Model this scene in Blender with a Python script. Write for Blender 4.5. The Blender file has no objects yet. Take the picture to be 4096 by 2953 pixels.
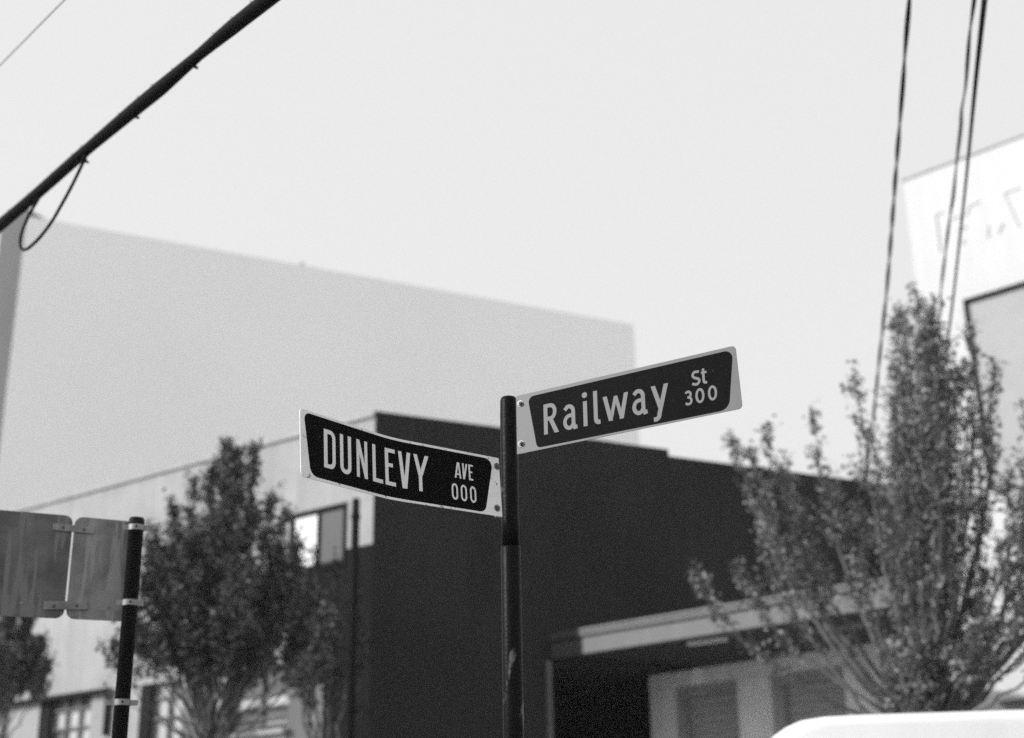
import bpy, bmesh, math, random
from mathutils import Vector, Matrix
random.seed(11)
rad = math.radians
scene = bpy.context.scene
col = scene.collection

# ---------------------------------------------------------------- camera
cam_d = bpy.data.cameras.new('camera'); cam = bpy.data.objects.new('camera', cam_d); col.objects.link(cam)
cam_d.lens = 50; cam_d.sensor_width = 36; cam_d.clip_start = .05; cam_d.clip_end = 3000
cam.matrix_world = Matrix.Translation((0, 0, 1.6)) @ Matrix.Rotation(rad(110.5), 4, 'X') @ Matrix.Rotation(rad(-0.9), 4, 'Z')
cam_d.dof.use_dof = True; cam_d.dof.focus_distance = 4.42; cam_d.dof.aperture_fstop = 2.0; cam_d.dof.aperture_blades = 0
scene.camera = cam
scene.cycles.sample_clamp_indirect = 2.0; scene.cycles.sample_clamp_direct = 8.0
scene.cycles.use_denoising = False      # the photograph is grainy film

# ---------------------------------------------------------------- sky, sun, exposure (black and white photograph)
SUN_AZ, SUN_EL = -104.0, 24.0
w = bpy.data.worlds.new('World'); scene.world = w; w.use_nodes = True
nt = w.node_tree; bg = nt.nodes['Background']
sky = nt.nodes.new('ShaderNodeTexSky'); sky.sky_type = 'NISHITA'; sky.sun_disc = False
sky.sun_elevation = rad(SUN_EL); sky.sun_rotation = rad(SUN_AZ)
sky.air_density = 1.0; sky.dust_density = 4.0; sky.ozone_density = 1.0; sky.altitude = 10
bw = nt.nodes.new('ShaderNodeRGBToBW')
mx = nt.nodes.new('ShaderNodeMix'); mx.data_type = 'FLOAT'; mx.inputs['Factor'].default_value = SKYMIX = .66
nt.links.new(sky.outputs[0], bw.inputs[0]); nt.links.new(bw.outputs[0], mx.inputs[2]); mx.inputs[3].default_value = 11.9   # thin even overcast veil
nt.links.new(mx.outputs[0], bg.inputs['Color']); bg.inputs['Strength'].default_value = .1
sd = bpy.data.lights.new('sun', 'SUN'); sd.energy = 3.4; sd.angle = rad(1.0); sd.color = (1, 1, 1)
sun = bpy.data.objects.new('sun', sd); col.objects.link(sun)
sdir = Vector((math.sin(rad(SUN_AZ))*math.cos(rad(SUN_EL)), math.cos(rad(SUN_AZ))*math.cos(rad(SUN_EL)), math.sin(rad(SUN_EL))))
sun.rotation_euler = sdir.to_track_quat('Z', 'Y').to_euler(); sun.location = (-20, -5, 20)
vs = scene.view_settings
vs.view_transform = 'Standard'; vs.look = 'None'; vs.exposure = 0; vs.gamma = 1; vs.use_curve_mapping = False

# ---------------------------------------------------------------- helpers
def mat(name, g, rough=.7, metal=0, var=0, scale=3, fine=0, fscale=60, bump=0, streak=0, trans=0, spec=.5, coord='Object', leafvar=0, chips=None):
    m = bpy.data.materials.new(name); m.use_nodes = True; n = m.node_tree; b = n.nodes['Principled BSDF']
    b.inputs['Base Color'].default_value = (g, g, g, 1); b.inputs['Roughness'].default_value = rough
    b.inputs['Metallic'].default_value = metal; b.inputs['Specular IOR Level'].default_value = spec
    tc = n.nodes.new('ShaderNodeTexCoord'); src = tc.outputs[coord]
    val = None
    def add(tex_out, amt):
        nonlocal val
        mr = n.nodes.new('ShaderNodeMapRange'); mr.inputs[1].default_value = .3; mr.inputs[2].default_value = .7
        mr.inputs[3].default_value = 1-amt; mr.inputs[4].default_value = 1+amt
        n.links.new(tex_out, mr.inputs[0])
        if val is None: val = mr.outputs[0]
        else:
            mu = n.nodes.new('ShaderNodeMath'); mu.operation = 'MULTIPLY'; n.links.new(val, mu.inputs[0]); n.links.new(mr.outputs[0], mu.inputs[1]); val = mu.outputs[0]
    def noise(sc, det=4, stretch=None):
        t = n.nodes.new('ShaderNodeTexNoise'); t.inputs['Scale'].default_value = sc; t.inputs['Detail'].default_value = det
        if stretch:
            mp = n.nodes.new('ShaderNodeMapping'); mp.inputs['Scale'].default_value = stretch; n.links.new(src, mp.inputs[0]); n.links.new(mp.outputs[0], t.inputs['Vector'])
        else: n.links.new(src, t.inputs['Vector'])
        return t.outputs['Fac']
    if var: add(noise(scale), var)
    if streak: add(noise(4, 5, (1.2, 1.2, .12)), streak)
    if fine: add(noise(fscale, 6), fine)
    if leafvar:
        gi = n.nodes.new('ShaderNodeNewGeometry'); add(gi.outputs['Random Per Island'], leafvar)
    if val is not None:
        mu = n.nodes.new('ShaderNodeMath'); mu.operation = 'MULTIPLY'; n.links.new(val, mu.inputs[0]); mu.inputs[1].default_value = g
        n.links.new(mu.outputs[0], b.inputs['Base Color'])
    if chips:      # sparse worn or dirty flecks: (threshold, grey, scale, stretch)
        th, cg, cs_, stx = chips; nz = noise(cs_, 8, stx)
        gt = n.nodes.new('ShaderNodeMapRange'); gt.inputs[1].default_value = th; gt.inputs[2].default_value = th+.04; n.links.new(nz, gt.inputs[0])
        mc = n.nodes.new('ShaderNodeMix'); mc.data_type = 'FLOAT'; n.links.new(gt.outputs[0], mc.inputs['Factor']); mc.inputs[2].default_value = g
        if val is not None: n.links.new(mu.outputs[0], mc.inputs[2])
        mc.inputs[3].default_value = cg; n.links.new(mc.outputs[0], b.inputs['Base Color'])
    if bump:
        bp = n.nodes.new('ShaderNodeBump'); bp.inputs['Strength'].default_value = bump; bp.inputs['Distance'].default_value = .01
        n.links.new(noise(fscale, 6), bp.inputs['Height']); n.links.new(bp.outputs[0], b.inputs['Normal'])
    if trans:
        tr = n.nodes.new('ShaderNodeBsdfTranslucent'); tr.inputs['Color'].default_value = (g*1.3, g*1.3, g*1.3, 1)
        ms = n.nodes.new('ShaderNodeMixShader'); ms.inputs[0].default_value = trans
        out = n.nodes['Material Output']; n.links.new(b.outputs[0], ms.inputs[1]); n.links.new(tr.outputs[0], ms.inputs[2]); n.links.new(ms.outputs[0], out.inputs[0])
    return m
M = dict(
    asphalt=mat('asphalt', .05, .9, fine=.3, fscale=80, bump=.4), concrete=mat('concrete', .42, .9, var=.15, fine=.1, bump=.2),
    paint_line=mat('road_paint', .6, .7, fine=.1),
    pale_wall=mat('pale_render', .37, .9, var=.12, scale=1.3, streak=.09, fine=.05, fscale=25, bump=.15),
    dark_wall=mat('dark_paint', .021, .85, spec=.18, var=.18, scale=.5, streak=.12, fine=.08, fscale=30),
    dark_surface=mat('dark_matt', .014, .95, spec=.05, var=.25, scale=1.5), roof=mat('roof_felt', .1, .9, var=.2),
    coping=mat('coping_metal', .31, .6, var=.08, streak=.1), darktrim=mat('dark_trim', .008, .7, spec=.1), grey_wall=mat('grey_wall', .11, .85, var=.1, streak=.08),
    mid_trim=mat('mid_trim', .33, .6), glass=mat('window_glass', .02, .1, spec=.9), pane=mat('frosted_pane', .52, .3, var=.12, scale=2),
    dim_pane=mat('dim_pane', .13, .25, var=.2, scale=1.5), blind=mat('window_blind', .8, .8, streak=.05),
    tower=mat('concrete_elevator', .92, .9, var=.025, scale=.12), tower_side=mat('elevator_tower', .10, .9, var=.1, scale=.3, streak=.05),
    white_wall=mat('white_painted_wall', .63, .85, var=.04, scale=.4, streak=.03, spec=.2), grey_panel=mat('grey_panel', .40, .8, var=.05), faint=mat('faded_lettering', .53, .8),
    fascia=mat('fascia_paint', .175, .7, var=.05, streak=.06), slab=mat('slab_edge', .22, .8, var=.15), fascia_shadow_end=mat('fascia_shadow_tone', .045, .8, spec=.2), soffit=mat('soffit', .03, .9),  # the dark fascia tone paints in the corner building's shadow
    dock_wall=mat('dock_wall', .82, .85, var=.06, streak=.08), roller=mat('roller_door', .38, .6, var=.06), header=mat('door_header', .32, .7),
    pole=mat('dark_pole_paint', .004, .4, spec=.08, chips=(.62, .10, 14, (1, 1, .35)), var=.3, scale=12, fine=.3, fscale=120, bump=.15), black_pole=mat('black_pole', .006, .6, spec=.12, var=.3, scale=20),
    sheet_a=mat('pale_reflective_sheet', .74, .55, chips=(.65, .22, 45, None), var=.05, scale=18, fine=.05, fscale=300), sheet_b=mat('shade_toned_sheet', .105, .5, chips=(.70, .05, 60, None), var=.06, scale=6, fine=.04, fscale=300),  # Railway sheet darkened in colour to stand for shade on the blade
    letter_a=mat('pale_lettering', .68, .6, fine=.04, fscale=300), letter_b=mat('shade_toned_lettering', .14, .55, fine=.04, fscale=300),  # Railway letters carry the same painted-in shade
    panel=mat('dark_sign_panel', .004, .6, spec=.04, chips=(.71, .03, 40, None), var=.2, scale=20), alu=mat('raw_aluminium', .14, .6, metal=.1, chips=(.56, .22, 30, (1, 1, .08)), var=.3, scale=12, streak=.4, fine=.05, fscale=200),
    alu_dark=mat('weathered_aluminium', .072, .6, metal=.1, chips=(.56, .13, 30, (1, 1, .08)), var=.3, scale=12, streak=.4, fine=.05, fscale=200), sticker=mat('sticker_ghost', .195, .6, metal=.1, var=.08),
    steel=mat('galvanised_steel', .22, .5, metal=.4, var=.2, scale=60), bolt=mat('bolt_steel', .14, .4, metal=.5, var=.2, scale=80), cable=mat('cable_sheath', .004, .7, spec=.08, var=.3, scale=30),
    bark=mat('bark', .12, .9, var=.3, scale=12, bump=.5), leaf=mat('leaf', .18, .5, leafvar=.8, trans=.2, spec=.35), leaf_mid=mat('leaf_mid', .085, .45, leafvar=.9, trans=.15, spec=.3), leaf_dark=mat('leaf_dark', .022, .6, leafvar=.5, trans=.2, spec=.1),
    van=mat('white_van_paint', .80, .3, spec=.5, var=.03, scale=2, streak=.04), rubber=mat('rubber', .02, .8), sky_glass=mat('van_glass', .03, .05, spec=.9))

def new_obj(name, verts, faces, m, parent=None, smooth=False, loc=None):
    me = bpy.data.meshes.new(name); me.from_pydata([tuple(v) for v in verts], [], faces); me.update()
    if m is not None: me.materials.append(M[m] if isinstance(m, str) else m)
    if smooth:
        for p in me.polygons: p.use_smooth = True
    o = bpy.data.objects.new(name, me); col.objects.link(o)
    if parent: o.parent = parent; o.matrix_parent_inverse = Matrix.Translation(-parent.location)
    return o
def thing(name, label, cat, loc=(0, 0, 0), group=None):
    o = bpy.data.objects.new(name, None); col.objects.link(o); o.location = loc; o.empty_display_size = .2
    o['label'] = label; o['category'] = cat
    if group: o['group'] = group
    return o
def tag(o, label, cat, group=None):
    o['label'] = label; o['category'] = cat
    if group: o['group'] = group
    return o
def structure(o): o['kind'] = 'structure'; return o
class MB:
    def __init__(s): s.v = []; s.f = []
    def add(s, v, f):
        n = len(s.v); s.v += [tuple(p) for p in v]; s.f += [tuple(i+n for i in q) for q in f]; return s
    def prism(s, poly, z0, z1):      # poly xy list, ccw
        a = sum(poly[i][0]*poly[(i+1) % len(poly)][1]-poly[(i+1) % len(poly)][0]*poly[i][1] for i in range(len(poly)))
        if a < 0: poly = poly[::-1]
        n = len(poly); v = [(x, y, z0) for x, y in poly]+[(x, y, z1) for x, y in poly]
        return s.add(v, [tuple(range(n))[::-1], tuple(range(n, 2*n))]+[(i, (i+1) % n, (i+1) % n+n, i+n) for i in range(n)])
    def tube(s, pts, r, n=8, cap=True):
        pts = [Vector(p) for p in pts]; R = r if hasattr(r, '__len__') else [r]*len(pts); k = len(pts); v = []
        up = None
        for i, p in enumerate(pts):
            t = (pts[min(i+1, k-1)]-pts[max(i-1, 0)]).normalized()
            if up is None: up = t.orthogonal().normalized()
            up = (up-t*up.dot(t)).normalized(); q = t.cross(up)
            for j in range(n):
                a = 2*math.pi*j/n; v.append(p+(up*math.cos(a)+q*math.sin(a))*R[i])
        f = [(i*n+j, i*n+(j+1) % n, (i+1)*n+(j+1) % n, (i+1)*n+j) for i in range(k-1) for j in range(n)]
        if cap: f += [tuple(range(n))[::-1], tuple((k-1)*n+j for j in range(n))]
        return s.add(v, f)
    def build(s, name, m, parent=None, smooth=False): return new_obj(name, s.v, s.f, m, parent, smooth)
class Wall:
    """local frame of a vertical plane: u along, z up, off outwards"""
    def __init__(s, p, q, side):
        s.p = Vector((p[0], p[1])); d = Vector((q[0]-p[0], q[1]-p[1])); s.d = d.normalized(); s.L = d.length
        s.n = Vector((s.d.y, -s.d.x))*side
    def xy(s, u, off=0): r = s.p+s.d*u+s.n*off; return (r.x, r.y)
    def pt(s, u, z, off=0): r = s.p+s.d*u+s.n*off; return (r.x, r.y, z)
    def box(s, mb, u0, u1, z0, z1, o0, o1):
        return mb.prism([s.xy(u0, o0), s.xy(u1, o0), s.xy(u1, o1), s.xy(u0, o1)], z0, z1)
    def part(s, name, m, parent, u0, u1, z0, z1, o0, o1): return s.box(MB(), u0, u1, z0, z1, o0, o1).build(name, m, parent)
def bevel(o, w_=.004, seg=2):
    b = o.modifiers.new('bevel', 'BEVEL'); b.width = w_; b.segments = seg; b.limit_method = 'ANGLE'
    return o
# ---------------------------------------------------------------- ground
structure(new_obj('ground', [(-900, -900, -.15), (900, -900, -.15), (900, 900, -.15), (-900, 900, -.15)], [(0, 1, 2, 3)], 'concrete'))
structure(MB().prism([(-60, 2), (60, 2), (60, 13), (-60, 13)], -.146, -.12).build('road', 'asphalt'))
structure(MB().prism([(-60, -12), (60, -12), (60, 1.98), (-60, 1.98)], -.146, 0).build('pavement', 'concrete'))
structure(MB().prism([(-60, 13.02), (60, 13.02), (60, 60), (-60, 60)], -.146, 0).build('far_pavement', 'concrete'))
for i in range(14): structure(MB().prism([(-42+6*i, 7.4), (-39+6*i, 7.4), (-39+6*i, 7.52), (-42+6*i, 7.52)], -.1195, -.116).build('lane_marking', 'paint_line'))

# ---------------------------------------------------------------- far pale elevator building
A = Wall((-15.914, 42.092), (4.802, 52.377), 1)
t = thing('elevator_building', 'huge pale blank-walled building with a grey tower end, rising behind the dark corner building', 'building', (-15.9, 42.1, 0))
A.part('wall', 'tower', t, 0, 23.2, 0, 22.90, -14, 0)
A.part('roof_edge', 'tower', t, 0, 23.2, 22.903, 23.0, -14, -.004)
bk = Wall((-15.914, 42.092), (-17.43, 43.75), -1)
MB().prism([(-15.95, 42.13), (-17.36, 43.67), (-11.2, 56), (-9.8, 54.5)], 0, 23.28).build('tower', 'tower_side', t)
A.part('roof_vent', 'mid_trim', t, 9.45, 9.60, 23.003, 23.2, -.5, -.2)

# ---------------------------------------------------------------- dark and pale corner building
B1 = Wall((-1.826, 17.907), (-8.30, 22.65), 1)      # pale street side, runs away to the left
B2 = Wall((-1.826, 17.907), (2.26, 19.84), 1)       # dark side, runs away to the right
B1.n = -B1.n if B1.n.y > 0 else B1.n
B2.n = -B2.n if B2.n.y > 0 else B2.n
t = thing('corner_building', 'two-storey corner building with one pale wall and one blank dark wall', 'building', (-1.83, 17.9, 0))
core = MB().prism([B1.xy(0.25, -.25), B1.xy(15, -.25), (-6, 33), (4, 30), B2.xy(8.3, -.25), B2.xy(2.6, -.25)], 4.75, 7.5).build('roof', 'roof', t)
# pale wall built round the window openings
wins = [(6.62, 5.02), (4.32, 3.05), (2.56, 1.44)]
B1.part('wall', 'pale_wall', t, 0, 15, 6.54, 7.65, -.24, 0)
B1.part('wall', 'pale_wall', t, 1.50, 15, 4.55, 6.537, -.24, 0)
B1.part('wall', 'pale_wall', t, .004, .46, 5.93, 6.537, -.24, 0)
B1.part('dark_surface', 'dark_surface', t, .004, .46, 5.70, 5.927, -.24, -.004)  # dark strip painted in for tree shadow and foliage over the wall
cl = B1.part('dark_surface', 'dark_surface', t, .004, 1.497, 4.30, 5.697, -.24, -.004)  # lower end of the pale wall, in one dark tone
B1.part('dark_surface', 'dark_surface', t, .004, .80, 0, 4.297, -.24, -.004)
B1.part('door_panel', 'dim_pane', t, .803, 1.43, 0, 4.22, -.24, -.02)
B1.part('wall', 'pale_wall', t, .803, 15, 0, 3.70, -.24, -.022) if False else None
B1.part('wall', 'pale_wall', t, 1.44, 15, 0, 3.72, -.24, 0)
for u0, u1 in ((15, 8.55), (7.40, 6.66), (5.44, 4.36), (3.46, 2.6)): B1.part('pier', 'pale_wall', t, u1, u0, 3.723, 4.547, -.24, -.002)
# trims
B1.part('coping', 'coping', t, 0, 15, 7.653, 7.72, -.28, .04)
B1.part('drip_ledge', 'darktrim', t, 4.97, 8.6, 4.50, 4.56, .003, .12)
B1.part('downpipe', 'darktrim', t, 4.98, 5.05, 3.9, 4.497, .003, .07)
B1.part('sill', 'pale_wall', t, 1.40, 5.0, 3.66, 3.72, .003, .10)
# dark side
B2.part('wall', 'dark_wall', t, .005, 2.50, 0, 4.60, -.25, 0)
B2.part('wall', 'dark_wall', t, .005, 4.52, 4.603, 7.73, -.25, 0)
B2.part('wall', 'dark_wall', t, 4.523, 8.35, 4.603, 7.63, -.25, 0)
B2.part('wall', 'dark_wall', t, 7.2, 8.35, 0, 4.60, -.25, 0)
B2.part('grey_return_wall', 'grey_wall', t, 8.36, 8.95, 0, 7.60, -4, .35)
B2.part('door_post', 'mid_trim', t, 2.44, 2.50, 0, 4.55, .003, .07).active_material = M['grey_wall']
B2.part('rooftop_unit', 'grey_wall', t, 3.0, 3.80, 7.55, 7.86, -1.3, -.35)
# recess behind the canopy
MB().prism([B2.xy(2.45, -.26), B2.xy(2.50, -.26), (1.0, 23.2), (.93, 23.2)], 0, 4.6).build('recess_wall', 'dark_surface', t)
MB().prism([(.93, 23.0), (4.0, 23.0), (4.0, 23.1), (.93, 23.1)], 0, 4.6).build('recess_wall', 'dark_surface', t)
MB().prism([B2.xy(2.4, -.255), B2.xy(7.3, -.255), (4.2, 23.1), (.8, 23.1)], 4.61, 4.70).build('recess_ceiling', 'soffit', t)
# upper window: dark frame, blind in the left light, reflecting glass in the right
wf = MB()
for a in ((.46, 1.50, 6.50, 6.56), (.46, 1.50, 5.72, 5.80), (.46, .52, 5.80, 6.50), (1.44, 1.50, 5.80, 6.50), (.972, .986, 5.80, 6.50)): B1.box(wf, a[0], a[1], a[2], a[3], -.06, .015)
wo = wf.build('window', 'darktrim', t)
B1.part('pane', 'glass', wo, .522, .970, 5.802, 6.498, -.03, -.02)
B1.part('blind', 'blind', wo, .988, 1.438, 5.802, 6.498, -.03, -.015)
# ground floor windows, each with a deep dark left reveal, a light frame grid and its panes
def low_window(u0, u1, cols, zs, rv, dims):
    fr = MB(); z0, z1 = 3.725, 4.545
    B1.box(fr, u0-rv, u0, 2.9 if False else z0, z1, -.235, -.01)
    o = fr.build('window', 'darktrim', t)
    a0, a1 = u1, u0-rv-.003
    cw = (a1-a0)/cols; rows = len(zs)-1; g = MB()
    for i in range(cols+1):
        w_ = .015 if 0 < i < cols else .022
        B1.box(g, max(a0, a0+cw*i-w_), min(a1, a0+cw*i+w_), z0, z1, -.10, -.06)
    for j in range(rows+1):
        B1.box(g, a0, a1, max(z0, zs[j]-.014), min(z1, zs[j]+.014), -.098, -.063)
    g.build('glazing_bar', 'dim_pane', o)
    for i in range(cols):
        for j in range(rows):
            B1.part('pane', 'dim_pane' if (i, j) in dims else 'pane', o, a0+cw*i+.004, a0+cw*(i+1)-.004, zs[j]+.004, zs[j+1]-.004, -.13, -.12)
low_window(6.64, 5.46, 3, [3.725, 4.08, 4.36, 4.545], .22, {(0, 2), (1, 2), (2, 2), (2, 0)})
low_window(4.34, 3.48, 2, [3.725, 4.06, 4.34, 4.545], .20, {(0, 2)})
low_window(2.58, 1.45, 2, [3.725, 3.80, 3.89, 4.03, 4.21, 4.545], .08, {(0, 2), (1, 2), (1, 1), (0, 4), (1, 4)})
low_window(8.53, 7.42, 3, [3.725, 4.0, 4.3, 4.545], .30, {(0, 0), (0, 1), (0, 2), (2, 0), (2, 2), (1, 2)})

# ---------------------------------------------------------------- canopied loading dock building
Fc = Wall((.4008, 18.9619), (4.44, 15.37), 1); Fc.n = -Fc.n if Fc.n.y > 0 else Fc.n
Cw = Wall((1.8767, 20.4759), (3.8859, 18.5634), 1); Cw.n = -Cw.n if Cw.n.y > 0 else Cw.n
t = thing('loading_dock', 'low dock building with pale canopy and roller doors beside the dark wall', 'building', (2.9, 18.5, 0))
E0 = 5.42; bk0, bk1 = Cw.xy(.02, .003), Cw.xy(4.9, .003)
def can(name, m, z0, z1, out, u0=.05, u1=E0): 
    return MB().prism([Fc.xy(u0, out), Fc.xy(u1, out), Cw.xy(4.9, .003), Cw.xy(-.02+.9, .003), Fc.xy(u0+.0, -1.0)], z0, z1).build(name, m, t)
def strip(name, m, z0, z1, o0, o1, u0=.08, u1=E0): return Fc.part(name, m, t, u0, u1, z0, z1, o0, o1)
strip('fascia', 'fascia', 4.585, 4.79, -.08, 0, .62)
strip('fascia_shadow_end', 'fascia_shadow_end', 4.585, 4.79, -.08, 0, .08, .617)['label'] = 'left end of the fascia, shadow painted into its colour'  # darker colour deepens the shadow cast on this end
strip('shadow_gap', 'darktrim', 4.792, 4.812, -.08, -.03)
strip('slab_edge', 'fascia', 4.814, 4.858, -.08, .035, .60)
strip('slab_shadow_end', 'fascia_shadow_end', 4.814, 4.905, -.08, .03, .08, .597)  # slab's left end, shadow put into its colour too
strip('slab_edge', 'darktrim', 4.86, 4.872, -.08, .02, .60)
strip('slab_edge', 'slab', 4.874, 4.905, -.08, .045, .60)
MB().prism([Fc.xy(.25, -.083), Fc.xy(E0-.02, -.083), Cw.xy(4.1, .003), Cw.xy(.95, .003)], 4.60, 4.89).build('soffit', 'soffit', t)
strip('lower_trim', 'slab', 4.50, 4.53, -.5, -.42, 3.7, 4.5)
# wall with pilasters and doors
Cw.part('wall', 'dock_wall', t, 0, 4.0, 4.36, 4.57, -.3, 0)
Cw.part('wall', 'dock_wall', t, 0, .42, 0, 4.357, -.3, 0)
Cw.part('wall', 'dock_wall', t, 1.49, 2.02, 0, 4.357, -.3, 0)
Cw.part('wall', 'dock_wall', t, 3.14, 4.0, 0, 4.357, -.3, 0)
Cw.part('return_wall', 'dark_surface', t, -.08, -.003, 0, 4.60, -2.4, .02)
for a, b in ((.423, 1.487), (2.023, 3.137)):
    fr = MB(); Cw.box(fr, a, a+.16, 0, 4.20, -.28, -.05); Cw.box(fr, b-.05, b, 0, 4.20, -.28, -.05); Cw.box(fr, a, b, 4.203, 4.355, -.28, -.05)
    fo = fr.build('door_frame', 'header', t)
    z = 4.20; k = 0
    while z > .15:
        Cw.part('slat', 'roller', fo, a+.163, b-.053, z-.117, z-.003, -.24, -.17-.008*(k % 2)); z -= .12; k += 1
MB().prism([Cw.xy(0, -.31), Cw.xy(3.98, -.31), (4.9, 20.2), (4.6, 20.7)], 3.9, 4.5).build('roof', 'roof', t)
Lw = MB().add([(2.13, 17.83, 4.55), (2.56, 17.5, 4.55), (2.60, 17.55, 4.55), (2.17, 17.88, 4.55), (2.13, 17.83, 4.598), (2.56, 17.5, 4.598), (2.60, 17.55, 4.598), (2.17, 17.88, 4.598)],
    [(0, 3, 2, 1), (4, 5, 6, 7), (0, 1, 5, 4), (1, 2, 6, 5), (2, 3, 7, 6), (3, 0, 4, 7)]).build('soffit_lamp', 'blind', t)

# ---------------------------------------------------------------- white building on the right
Dw = Wall((8.900, 28.649), (10.986, 26.693), 1); Dw.n = -Dw.n if Dw.n.y > 0 else Dw.n
t = thing('white_building', 'tall bright white building at the right edge with faded lettering outlines near its roof', 'building', (9, 28.6, 0))
Dw.part('wall', 'white_wall', t, 0, 14, 0, 16.69, -9, 0)
Dw.part('coping', 'darktrim', t, -.03, 14, 16.693, 16.735, -9, .03).active_material = M['coping']
gs = [[(.67, 15.6), (.66, 14.71)], [(.67, 15.6), (.85, 15.62)], [(1.01, 15.39), (1.38, 15.38), (1.44, 15.54), (1.69, 15.56)], [(1.13, 15.07), (1.34, 15.1)], [(2.61, 15.56), (2.25, 15.54), (2.46, 14.69)], [(1.8, 14.94), (1.76, 14.68)], [(2.13, 14.88), (2.0, 14.69)], [(1.23, 14.81), (1.2, 14.71)]]
for g in gs: MB().tube([Dw.pt(u, z, .012) for u, z in g], .018, 4).build('letter_outline', 'faint', t)
Dw.part('grey_panel', 'grey_panel', t, 1.16, 7, 9.2, 13.30, .003, .12)
fr = MB(); Dw.box(fr, 1.10, 7.06, 13.303, 13.38, .003, .20); Dw.box(fr, 1.10, 1.157, 9.2, 13.30, .003, .20); fr.build('panel_trim', 'dark_surface', t)
Dw.part('ledge', 'grey_wall', t, .74, 7, 5.0, 5.07, .003, .25)
# ---------------------------------------------------------------- street-name sign
PX, PY = -.0128, 4.432
t = thing('street_sign', 'dark round pole carrying the pale-edged DUNLEVY and Railway street-name blades', 'street sign', (PX, PY, 0))
ring = lambda r, z: (r, z)
def lathe(prof, x, y, n=32):
    mb = MB(); v = [(x+r*math.cos(2*math.pi*j/n), y+r*math.sin(2*math.pi*j/n), z) for r, z in prof for j in range(n)]
    k = len(prof); f = [(i*n+j, i*n+(j+1) % n, (i+1)*n+(j+1) % n, (i+1)*n+j) for i in range(k-1) for j in range(n)]
    f += [tuple(range(n))[::-1], tuple((k-1)*n+j for j in range(n))]
    return mb.add(v, f)
lathe([(.0325, 0), (.0320, 2.649), (.0312, 2.652), (.0290, 2.653)], PX, PY).build('pole', 'pole', t, True)
lathe([(.0288, 2.6535), (.0288, 2.745), (.0288, 3.09), (.0280, 3.145), (.0262, 3.1515), (.023, 3.156), (.012, 3.159)], PX, PY).build('pole_sleeve', 'pole', t, True)

class Blade:
    def __init__(s, x, y, z, az0, az1, ub, ul, n_side):
        s.P = [(x, y)]; s.N = []; s.z = z; u = 0; s.ds = .002
        while u < .82:
            a = rad(az0+(az1-az0)*min(1, max(0, (u-ub)/ul))) if ul else rad(az0)
            d = (math.sin(a), math.cos(a)); s.N.append((d[1]*n_side, -d[0]*n_side)); x += s.ds*d[0]; y += s.ds*d[1]; s.P.append((x, y)); u += s.ds
        s.N.append(s.N[-1])
    def at(s, u, v, off=0):
        u = u+getattr(s, 'shear', 0)*(v-.1)
        k = max(0, min(len(s.P)-2, u/s.ds)); i = int(k); f = k-i
        x = s.P[i][0]*(1-f)+s.P[i+1][0]*f; y = s.P[i][1]*(1-f)+s.P[i+1][1]*f
        nx = s.N[i][0]*(1-f)+s.N[i+1][0]*f; ny = s.N[i][1]*(1-f)+s.N[i+1][1]*f
        return (x+nx*off, y+ny*off, s.z+v)
def rounded(pts, rr, seg=8):
    out = []; n = len(pts)
    for i in range(n):
        p = Vector(pts[i]); a = (Vector(pts[i-1])-p); b = (Vector(pts[(i+1) % n])-p); r = rr[i] if hasattr(rr, '__len__') else rr
        if r <= 0: out.append(tuple(p)); continue
        a.normalize(); b.normalize(); half = a.angle(b)/2; d = r/math.tan(half); c = p+(a+b).normalized()*(r/math.sin(half)); s0 = p+a*d-c; s1 = p+b*d-c
        a0 = math.atan2(s0.y, s0.x); a1 = math.atan2(s1.y, s1.x); da = (a1-a0+math.pi) % (2*math.pi)-math.pi
        for k in range(seg+1):
            q = a0+da*k/seg; out.append((c.x+r*math.cos(q), c.y+r*math.sin(q)))
    return out
def blade_shape(bl, poly, off0, off1):
    """convex outline in (u,v) sliced into columns so that it follows the bend; closed solid between the two offsets"""
    us = sorted(set([round(p[0], 5) for p in poly]+[round(.01*k, 5) for k in range(1, 80) if min(p[0] for p in poly) < .01*k < max(p[0] for p in poly)]))
    cols_ = []
    for u in us:
        vs_ = []
        for i in range(len(poly)):
            (a, b), (c, d) = poly[i], poly[(i+1) % len(poly)]
            if min(a, c)-1e-5 <= u <= max(a, c)+1e-5:
                if abs(a-c) < 1e-5: vs_ += [b, d]
                else: vs_.append(b+(d-b)*min(1, max(0, (u-a)/(c-a))))
        cols_.append((u, min(vs_), max(vs_)))
    mb = MB(); v = []
    for u, a, b in cols_: v += [bl.at(u, a, off0), bl.at(u, b, off0), bl.at(u, a, off1), bl.at(u, b, off1)]
    f = []
    for i in range(len(cols_)-1):
        p, q = 4*i, 4*i+4
        f += [(p, q, q+1, p+1), (p+2, p+3, q+3, q+2), (p, p+2, q+2, q), (p+1, q+1, q+3, p+3)]
    k = 4*(len(cols_)-1); f += [(0, 1, 3, 2), (k, k+2, k+3, k+1)]
    return mb.add(v, f)
def arc(cx, cy, rx, ry, a0, a1, n=14): return [(cx+rx*math.cos(rad(a0+(a1-a0)*k/n)), cy+ry*math.sin(rad(a0+(a1-a0)*k/n))) for k in range(n+1)]
def densify(pts, st=.006):
    out = [pts[0]]
    for a, b in zip(pts, pts[1:]):
        n = max(1, int(math.dist(a, b)/st)); out += [(a[0]+(b[0]-a[0])*k/n, a[1]+(b[1]-a[1])*k/n) for k in range(1, n+1)]
    return out
layer = [0]
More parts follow.
